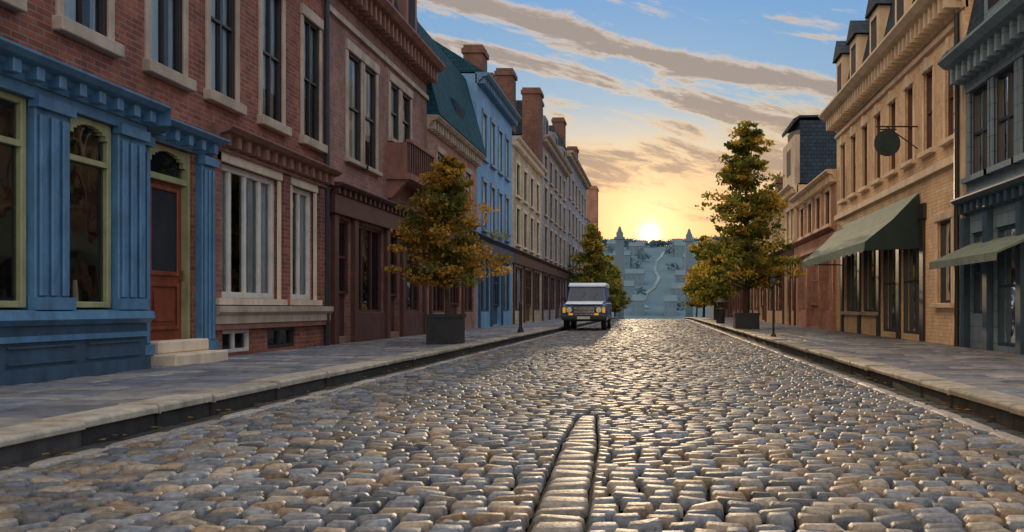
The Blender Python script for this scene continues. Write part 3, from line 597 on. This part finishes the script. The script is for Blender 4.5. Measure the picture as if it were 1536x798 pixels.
AUT=[(.46,.24,.045),(.36,.20,.04),(.22,.18,.04),(.50,.29,.055),(.11,.11,.03),(.26,.15,.03),(.18,.18,.045)]
AUT2=[(.46,.32,.055),(.30,.27,.05),(.16,.18,.04),(.54,.38,.07),(.09,.12,.03),(.22,.22,.045)]
def tree(name,x,y,zb,H,cb,R,shape,nlimb,per,leaf,cols,tr,tiers=0,crad=.32):
    e=empty(name); a=Acc('t')
    pts=[Vector((x,y,zb))]; ns=8
    for i in range(1,ns+1):
        t=i/ns; pts.append(Vector((x+random.gauss(0,.02*H/5)*(t<1),y+random.gauss(0,.02*H/5),zb+(H*.96)*t)))
    for i in range(ns): a.cyl('trunk',M['bark'],pts[i],pts[i+1],tr*(1-i/ns*.9),tr*(1-(i+1)/ns*.9),8,caps=False)
    cen=[];rad=[]
    for i in range(nlimb):
        t=(i+random.random())/nlimb
        if tiers: t=(math.floor(t*tiers)+.5+random.gauss(0,.13))/tiers
        t=min(.98,max(0,t)); rr=R*shape(t)*random.uniform(.5,1.15); zt=cb+(H-cb)*t
        ang=random.uniform(0,2*math.pi); k=max(0,min(ns-1,int((zt-.25*rr)/(H*.96)*ns))); s=pts[k]; s=Vector((s.x,s.y,zb+max(cb*.8,zt-.35*rr)))
        en=Vector((x+math.cos(ang)*rr,y+math.sin(ang)*rr,zb+zt+random.gauss(0,.04*R)))
        mid=(s+en)/2+Vector((0,0,.08*rr)); w=tr*.35*(1-t*.7)
        a.cyl('limbs',M['bark'],s,mid,w,w*.6,5,caps=False); a.cyl('limbs',M['bark'],mid,en,w*.6,w*.2,5,caps=False)
        for q in (.4,.7,1.0):
            if q*rr<crad*.3 and q<1: continue
            pnt=s.lerp(en,q)+Vector((random.gauss(0,.1*R),random.gauss(0,.1*R),random.gauss(0,.05*R))); cen.append(tuple(pnt)); rad.append(crad*random.uniform(.5,1.15)*(.55+.55*shape(t)))
    V,F,Cc=leaves(cen,rad,per,leaf,cols,.5)
    mesh_np('foliage',V,F,M['leaf'],Cc,e)
    for k,(v,f,m_) in a.p.items(): mesh_py(k,v,f,m_,e,smooth=True)
def planter(x,y,w,h,zb=.165,mat='iron'):
    p=Acc('planter_box'); t=.04
    p.cube('sides',M[mat],x-w/2,x+w/2,y-w/2,y-w/2+t,zb,zb+h); p.cube('sides',M[mat],x-w/2,x+w/2,y+w/2-t,y+w/2,zb,zb+h)
    p.cube('sides',M[mat],x-w/2,x-w/2+t,y-w/2+t,y+w/2-t,zb,zb+h); p.cube('sides',M[mat],x+w/2-t,x+w/2,y-w/2+t,y+w/2-t,zb,zb+h)
    r=w/2+.03
    p.cube('rim',M[mat],x-r,x+r,y-r,y-w/2+.05,zb+h-.06,zb+h+.01); p.cube('rim',M[mat],x-r,x+r,y+w/2-.05,y+r,zb+h-.06,zb+h+.01)
    p.cube('rim',M[mat],x-r,x-w/2+.05,y-w/2+.05,y+w/2-.05,zb+h-.06,zb+h+.01); p.cube('rim',M[mat],x+w/2-.05,x+r,y-w/2+.05,y+w/2-.05,zb+h-.06,zb+h+.01)
    p.cube('soil',M['soil'],x-w/2+t,x+w/2-t,y-w/2+t,y+w/2-t,zb+.02,zb+h-.07); p.finish()
rnd=lambda t: (math.sin(math.pi*min(1,max(0,.18+.82*t)))**.7)*(1.22-.62*t)
cone=lambda t: ((1-t)**.9*1.02+.05) if t>.1 else .75+t*1.9
planter(-4.42,16.7,.64,.6)
tree('autumn_tree',-4.4,16.7,.5,3.5,1.05,1.02,rnd,110,48,.048,AUT,.055,tiers=7,crad=.27)
planter(3.2,28.5,.85,.55)
tree('autumn_tree',3.2,28.5,.5,7.0,1.3,2.0,cone,135,42,.08,AUT2,.12,tiers=10,crad=.41)
tree('autumn_tree',-4.9,60,.1,7.0,1.2,1.7,rnd,80,28,.13,AUT2,.13,crad=.6)
tree('autumn_tree',-5.0,78,-.3,6.4,1.2,1.5,rnd,70,24,.15,AUT2,.13,crad=.55)
tree('autumn_tree',-5.0,95,-1.3,7.2,2.0,1.5,rnd,70,24,.16,AUT2,.13,crad=.55)
tree('autumn_tree',3.7,50,.1,5.0,1.2,1.3,rnd,70,28,.12,AUT2,.12,crad=.5)
tree('autumn_tree',3.9,66,.0,6.8,1.5,1.6,rnd,70,24,.14,AUT2,.12,crad=.55)
tree('autumn_tree',4.4,88,-.8,6.4,2.0,1.5,rnd,70,24,.15,AUT2,.12,crad=.55)
n=1500; px_=np.concatenate([rng.normal(-4.6,.9,500),rng.normal(3.3,1.0,500),KL+np.abs(rng.normal(0,.12,250)),KR-np.abs(rng.normal(0,.12,250))])
py_=np.concatenate([rng.normal(16.5,2.6,500),rng.normal(27,5,500),rng.uniform(4,40,250),rng.uniform(6,45,250)])
ok=(px_>-6.2)&(px_<5.6)&(py_>3); px_=px_[ok];py_=py_[ok]; n=len(px_)
pz_=np.where((px_<KL)|(px_>KR),.172,.03)
th=rng.uniform(0,6.28,n); s=rng.uniform(.02,.04,n); V=np.zeros((n,4,3))
for i,(dx,dy) in enumerate(((1,0),(0,.6),(-1,0),(0,-.6))):
    V[:,i,0]=px_+s*(dx*np.cos(th)-dy*np.sin(th)); V[:,i,1]=py_+s*(dx*np.sin(th)+dy*np.cos(th)); V[:,i,2]=pz_+rng.uniform(0,.012,n)
C=np.ones((n,4,4)); C[:,:,:3]=(np.array(AUT)[rng.integers(0,len(AUT),n)]*.8)[:,None,:]
mesh_np('fallen_leaves',V.reshape(-1,3),np.arange(4*n).reshape(n,4),M['leaf'],C.reshape(-1,4))

# ============================================================ CAR
M['rub']=plain('tyre_rubber',(.02,.02,.02),.85,.2,6)
def car():
    a=Acc('parked_car'); cx=-2.83; y0=31.0; w=.84
    wt=plain('white_car_paint',(.70,.76,.84),.3,.1,4,bump=0); bl=plain('blue_car_paint',(.05,.10,.24),.3,.12,4,bump=0)
    blk=M['iron']; gl=plain('car_glass',(.03,.05,.08),.15,.2,3,bump=0); am=plain('amber_lens',(.9,.42,.03),.25,.1,9,bump=0); hl=plain('headlamp_lens',(.85,.7,.4),.15,.1,9,bump=0); ch=plain('chrome',(.6,.6,.62),.2,.1,9,bump=0,metal=.9)
    red=plain('red_lens',(.5,.02,.02),.3,.1,9,bump=0)
    p_=am.node_tree.nodes['Principled BSDF']; p_.inputs['Emission Color'].default_value=(1,.5,.08,1); p_.inputs['Emission Strength'].default_value=.3
    def px(part,mat,prof,x0,x1):
        n=len(prof); V=[(x0,y0+p[0],p[1]) for p in prof]+[(x1,y0+p[0],p[1]) for p in prof]
        a.add(part,mat,V,[(i,(i+1)%n,n+(i+1)%n,n+i) for i in range(n)]+[tuple(range(n-1,-1,-1)),tuple(range(n,2*n))])
    def archp(c,r,n=8): return [(c+r*math.cos(math.pi*(1-i/n)),.42+r*math.sin(math.pi*(1-i/n))) for i in range(n+1)]
    prof=[(.02,.42)]+archp(.72,.43)+archp(3.35,.43)+[(4.2,.42),(4.24,.95),(4.2,1.12),(1.2,1.12),(.12,1.06),(.02,.95)]
    px('body',bl,prof,cx-w,cx+w)
    px('bonnet',wt,[(.03,1.03),(.06,1.065),(1.3,1.125),(1.3,1.19),(.35,1.15),(.1,1.11),(-.01,1.05)],cx-w*.86,cx+w*.86)
    px('floor',blk,[(.15,.38),(4.1,.38),(4.1,.6),(.15,.6)],cx-w*.75,cx+w*.75)
    t=.13; V=[(cx-w+.03,y0+1.15,1.12),(cx+w-.03,y0+1.15,1.12),(cx+w-.03,y0+4.15,1.12),(cx-w+.03,y0+4.15,1.12),(cx-w+t,y0+1.5,1.76),(cx+w-t,y0+1.5,1.76),(cx+w-t,y0+4.05,1.76),(cx-w+t,y0+4.05,1.76)]
    a.add('cabin',bl,V,[(0,1,5,4),(1,2,6,5),(2,3,7,6),(3,0,4,7),(4,5,6,7)])
    px('roof',wt,[(1.42,1.76),(4.12,1.76),(4.08,1.88),(3.8,1.93),(1.7,1.93),(1.46,1.87)],cx-w+t-.05,cx+w-t+.05)
    def quad(part,mat,pts): a.add(part,mat,pts,[(0,1,2,3)])
    def lerp(p,q,s): return tuple(p[i]+(q[i]-p[i])*s for i in range(3))
    def pane(part,mat,A_,B_,C_,D_,u0,u1,v0,v1,off):
        def P(u,v): 
            p=lerp(lerp(A_,B_,u),lerp(D_,C_,u),v); return tuple(p[i]+off[i] for i in range(3))
        quad(part,mat,[P(u0,v0),P(u1,v0),P(u1,v1),P(u0,v1)])
    pane('windscreen',gl,V[0],V[1],V[5],V[4],.06,.485,.12,.9,(0,-.012,.006)); pane('windscreen',gl,V[0],V[1],V[5],V[4],.515,.94,.12,.9,(0,-.012,.006))
    for s0,s1 in((.06,.34),(.38,.64),(.68,.95)):
        pane('side_windows',gl,V[1],V[2],V[6],V[5],s0,s1,.14,.88,(.012,0,.004)); pane('side_windows',gl,V[3],V[0],V[4],V[7],1-s1,1-s0,.14,.88,(-.012,0,.004))
    pane('rear_window',gl,V[2],V[3],V[7],V[6],.1,.9,.15,.88,(0,.012,.004))
    a.cube('grille_panel',blk,cx-.42,cx+.42,y0-.01,y0+.02,.62,.98)
    for k in range(6): a.cube('grille_slats',ch,cx-.4,cx+.4,y0-.025,y0-.01,.65+k*.055,.665+k*.055)
    for s in(-1,1):
        a.cyl('headlamp_bezel',blk,(cx+s*.58,y0-.03,.82),(cx+s*.58,y0+.02,.82),.145,.145,18); a.cyl('headlamps',hl,(cx+s*.58,y0-.05,.82),(cx+s*.58,y0-.03,.82),.1,.115,18)
        a.cube('indicators',am,cx+s*.77-.055,cx+s*.77+.055,y0-.03,y0+.02,.72,.92)
        a.cube('fog_lamps',am,cx+s*.5-.08,cx+s*.5+.08,y0-.19,y0-.16,.62,.7)
        a.cube('mirrors',blk,cx+s*(w+.02),cx+s*(w+.18),y0+1.25,y0+1.32,1.2,1.36); a.cube('mirror_arms',blk,cx+s*(w-.03),cx+s*(w+.04),y0+1.27,y0+1.3,1.16,1.24)
        a.cube('tail_lamps',red,cx+s*.74-.06,cx+s*.74+.06,y0+4.24,y0+4.26,.75,.98)
        a.cube('door_handles',blk,cx+s*w,cx+s*(w+.02),y0+2.1,y0+2.25,.98,1.01); a.cube('side_trim',blk,cx+s*w,cx+s*(w+.015),y0+1.2,y0+2.85,.66,.7)
        for yy in(.72,3.35):
            xi=cx+s*(w-.2); xo=cx+s*(w+.005)
            a.cyl('tyres',M['rub'],(xi,y0+yy,.37),(xo,y0+yy,.37),.37,.37,24); a.cyl('wheel_rims',ch,(xo,y0+yy,.37),(xo+s*.012,y0+yy,.37),.21,.19,16); a.cyl('hubs',blk,(xo+s*.012,y0+yy,.37),(xo+s*.03,y0+yy,.37),.06,.05,10)
    a.cube('front_bumper',blk,cx-w-.02,cx+w+.02,y0-.16,y0+.0,.44,.6); a.cube('rear_bumper',blk,cx-w,cx+w,y0+4.22,y0+4.36,.44,.6)
    a.cube('number_plate',M['white'],cx-.25,cx+.25,y0-.172,y0-.16,.47,.57)
    a.cyl('wiper',blk,(cx-.3,y0+1.19,1.2),(cx-.05,y0+1.33,1.5),.008,.008,5); a.cyl('wiper',blk,(cx+.2,y0+1.19,1.2),(cx+.45,y0+1.33,1.5),.008,.008,5)
    a.finish(bevel={'body':.04,'cabin':.02,'roof':.03,'bonnet':.02,'front_bumper':.02,'tyres':.04,'mirrors':.02})
car()

def bollard(x,y,h=.85):
    a=Acc('bollard'); z=.16
    a.cyl('base',M['iron'],(x,y,z),(x,y,z+.12),.1,.08,14); a.cyl('shaft',M['iron'],(x,y,z+.12),(x,y,z+h),.05,.045,14); a.cyl('collar',M['iron'],(x,y,z+h*.8),(x,y,z+h*.84),.065,.065,14); a.cyl('cap',M['iron'],(x,y,z+h),(x,y,z+h+.1),.07,.02,14); a.finish(smooth=())
bollard(-4.1,24)
m_=Acc('parking_meter'); x,y=3.02,20.6
m_.cyl('post',M['iron'],(x,y,.16),(x,y,1.5),.03,.03,10); m_.cyl('foot',M['iron'],(x,y,.16),(x,y,.22),.08,.06,12); m_.cube('head',M['iron'],x-.07,x+.07,y-.05,y+.05,1.5,1.7); m_.cyl('dome',M['iron'],(x,y-.05,1.7),(x,y+.05,1.7),.07,.07,16); m_.cube('display',M['blueD'],x-.04,x+.04,y-.056,y-.05,1.6,1.68); m_.finish()
b_=Acc('litter_bin'); x,y=3.05,38
b_.cyl('drum',M['iron'],(x,y,.17),(x,y,1.0),.2,.24,18); b_.cyl('band',M['gold'],(x,y,.86),(x,y,.9),.247,.247,18); b_.cyl('neck',M['iron'],(x,y,1.0),(x,y,1.18),.14,.14,14); b_.cyl('lid',M['iron'],(x,y,1.18),(x,y,1.36),.26,.05,18); b_.finish()

# ============================================================ WORLD
AZ,EL=math.radians(-2.2),math.radians(7.5)
w=bpy.data.worlds.new('World'); SC.world=w; w.use_nodes=True; nt=w.node_tree; nt.nodes.clear()
out=N(nt,'ShaderNodeOutputWorld'); tc=N(nt,'ShaderNodeTexCoord'); sp=N(nt,'ShaderNodeSeparateXYZ'); L(nt,tc.outputs['Generated'],sp.inputs[0]); X_,Y_,Z_=sp.outputs
sky=N(nt,'ShaderNodeTexSky'); sky.sky_type='NISHITA'; sky.sun_disc=False; sky.sun_elevation=EL; sky.sun_rotation=AZ; sky.air_density=1.2; sky.dust_density=2
bg=N(nt,'ShaderNodeBackground'); bg.inputs[1].default_value=.08; L(nt,sky.outputs[0],bg.inputs[0])
def ramp(fac,els):
    r=N(nt,'ShaderNodeValToRGB'); L(nt,fac,r.inputs[0]); cr=r.color_ramp
    while len(cr.elements)<len(els): cr.elements.new(.5)
    for e,(p,c) in zip(cr.elements,els): e.position=p; e.color=c4(c)
    return r.outputs[0]
grad=ramp(Z_,[(0,(.95,.45,.20)),(.09,(.95,.50,.22)),(.15,(.90,.55,.30)),(.20,(.64,.57,.46)),(.25,(.27,.46,.64)),(.38,(.14,.36,.70)),(1,(.35,.5,.75))])
bg2=N(nt,'ShaderNodeBackground'); L(nt,grad,bg2.inputs[0]); bg2.inputs[1].default_value=1
ms=N(nt,'ShaderNodeMixShader'); ms.inputs[0].default_value=.93; L(nt,bg.outputs[0],ms.inputs[1]); L(nt,bg2.outputs[0],ms.inputs[2])
wv=math_n(nt,'MULTIPLY_ADD',X_,.2,Z_)
cb=N(nt,'ShaderNodeCombineXYZ'); L(nt,math_n(nt,'MULTIPLY',X_,7),cb.inputs[0]); L(nt,math_n(nt,'MULTIPLY',Y_,2.0),cb.inputs[1]); L(nt,math_n(nt,'MULTIPLY',wv,32.),cb.inputs[2])
n1=N(nt,'ShaderNodeTexNoise'); n1.inputs['Scale'].default_value=1.0; n1.inputs['Detail'].default_value=10; n1.inputs['Roughness'].default_value=.68; n1.inputs['Distortion'].default_value=.35; L(nt,cb.outputs[0],n1.inputs['Vector'])
def gauss(v,c,s_):
    d=math_n(nt,'DIVIDE',math_n(nt,'SUBTRACT',v,c),s_); return math_n(nt,'EXPONENT',math_n(nt,'MULTIPLY',math_n(nt,'MULTIPLY',d,d),-1.0))
g1=gauss(wv,.302,.017); g2_=gauss(wv,.258,.012); g3=gauss(Z_,.18,.055)
dens=math_n(nt,'ADD',n1.outputs[0],math_n(nt,'MULTIPLY',g1,.23)); dens=math_n(nt,'ADD',dens,math_n(nt,'MULTIPLY',g2_,.14)); dens=math_n(nt,'ADD',dens,math_n(nt,'MULTIPLY',g3,.18))
mrn=N(nt,'ShaderNodeMapRange'); mrn.interpolation_type='SMOOTHSTEP'; mrn.inputs[1].default_value=.54; mrn.inputs[2].default_value=.72; L(nt,dens,mrn.inputs[0])
ccol=ramp(mrn.outputs[0],[(0,(.98,.74,.42)),(.45,(.95,.64,.32)),(.8,(.60,.43,.28)),(1,(.38,.31,.26))])
lowc=N(nt,'ShaderNodeMix'); lowc.data_type='RGBA'; lf=N(nt,'ShaderNodeMapRange'); lf.inputs[1].default_value=.26; lf.inputs[2].default_value=.12; L(nt,Z_,lf.inputs[0]); L(nt,math_n(nt,'MULTIPLY',lf.outputs[0],.55),lowc.inputs[0]); L(nt,ccol,lowc.inputs[6]); lowc.inputs[7].default_value=(.62,.35,.18,1)
bg3=N(nt,'ShaderNodeBackground'); L(nt,lowc.outputs[2],bg3.inputs[0])
cm=N(nt,'ShaderNodeMixShader'); L(nt,math_n(nt,'MULTIPLY',mrn.outputs[0],.94),cm.inputs[0]); L(nt,ms.outputs[0],cm.inputs[1]); L(nt,bg3.outputs[0],cm.inputs[2])
sa,se=math.radians(-.5),math.radians(5.35); S0=(math.sin(sa)*math.cos(se),math.cos(sa)*math.cos(se),math.sin(se))
dt=N(nt,'ShaderNodeVectorMath'); dt.operation='DOT_PRODUCT'; nv=N(nt,'ShaderNodeVectorMath'); nv.operation='NORMALIZE'; L(nt,tc.outputs['Generated'],nv.inputs[0]); L(nt,nv.outputs[0],dt.inputs[0]); dt.inputs[1].default_value=S0
om=math_n(nt,'SUBTRACT',1.0,dt.outputs['Value'])
def gl(s_,k): return math_n(nt,'MULTIPLY',math_n(nt,'EXPONENT',math_n(nt,'DIVIDE',om,-s_)),k)
glow=math_n(nt,'ADD',math_n(nt,'ADD',gl(.00006,3.5),gl(.0012,.55)),gl(.007,.14))
bg4=N(nt,'ShaderNodeBackground'); bg4.inputs[0].default_value=(1,.66,.34,1); L(nt,glow,bg4.inputs[1])
ad=N(nt,'ShaderNodeAddShader'); L(nt,cm.outputs[0],ad.inputs[0]); L(nt,bg4.outputs[0],ad.inputs[1])
bk=N(nt,'ShaderNodeMapRange'); bk.inputs[1].default_value=.3; bk.inputs[2].default_value=-.4; L(nt,Y_,bk.inputs[0]); zz=N(nt,'ShaderNodeMapRange'); zz.inputs[1].default_value=.45; zz.inputs[2].default_value=.8; L(nt,Z_,zz.inputs[0])
f=math_n(nt,'MAXIMUM',bk.outputs[0],zz.outputs[0])
xm=N(nt,'ShaderNodeMapRange'); xm.inputs[1].default_value=-.45; xm.inputs[2].default_value=.45; L(nt,X_,xm.inputs[0])
warm=ramp(xm.outputs[0],[(0,(1.0,.74,.48)),(.5,(.80,.71,.62)),(1,(.58,.63,.70))])  # fill tint: warm on one side, cool on the other, to colour the facades
bg_fill=N(nt,'ShaderNodeBackground'); L(nt,warm,bg_fill.inputs[0]); bg_fill.inputs[1].default_value=1.85  # added sky fill behind the camera and overhead, out of view, brightens facades
fm=N(nt,'ShaderNodeMixShader'); L(nt,math_n(nt,'MULTIPLY',f,.85),fm.inputs[0]); L(nt,ad.outputs[0],fm.inputs[1]); L(nt,bg_fill.outputs[0],fm.inputs[2])
L(nt,fm.outputs[0],out.inputs[0])

sl=bpy.data.lights.new('sun','SUN'); sl.energy=2.2; sl.angle=math.radians(.6); sl.color=(1,.74,.46); so=link(bpy.data.objects.new('sun',sl))
Sd=Vector((math.sin(AZ)*math.cos(EL),math.cos(AZ)*math.cos(EL),math.sin(EL))); so.rotation_euler=Sd.to_track_quat('Z','Y').to_euler(); so.location=(0,60,40)

cd=bpy.data.cameras.new('camera'); co=link(bpy.data.objects.new('camera',cd)); co.location=(0,0,.9); co.rotation_euler=(math.radians(90),0,0)
cd.sensor_width=36; cd.lens=28; cd.shift_x=-(985-768)/1536; cd.shift_y=(462-399)/1536; cd.clip_start=.05; cd.clip_end=6000
SC.camera=co
SC.view_settings.view_transform='Standard'; SC.view_settings.look='None'; SC.view_settings.exposure=0
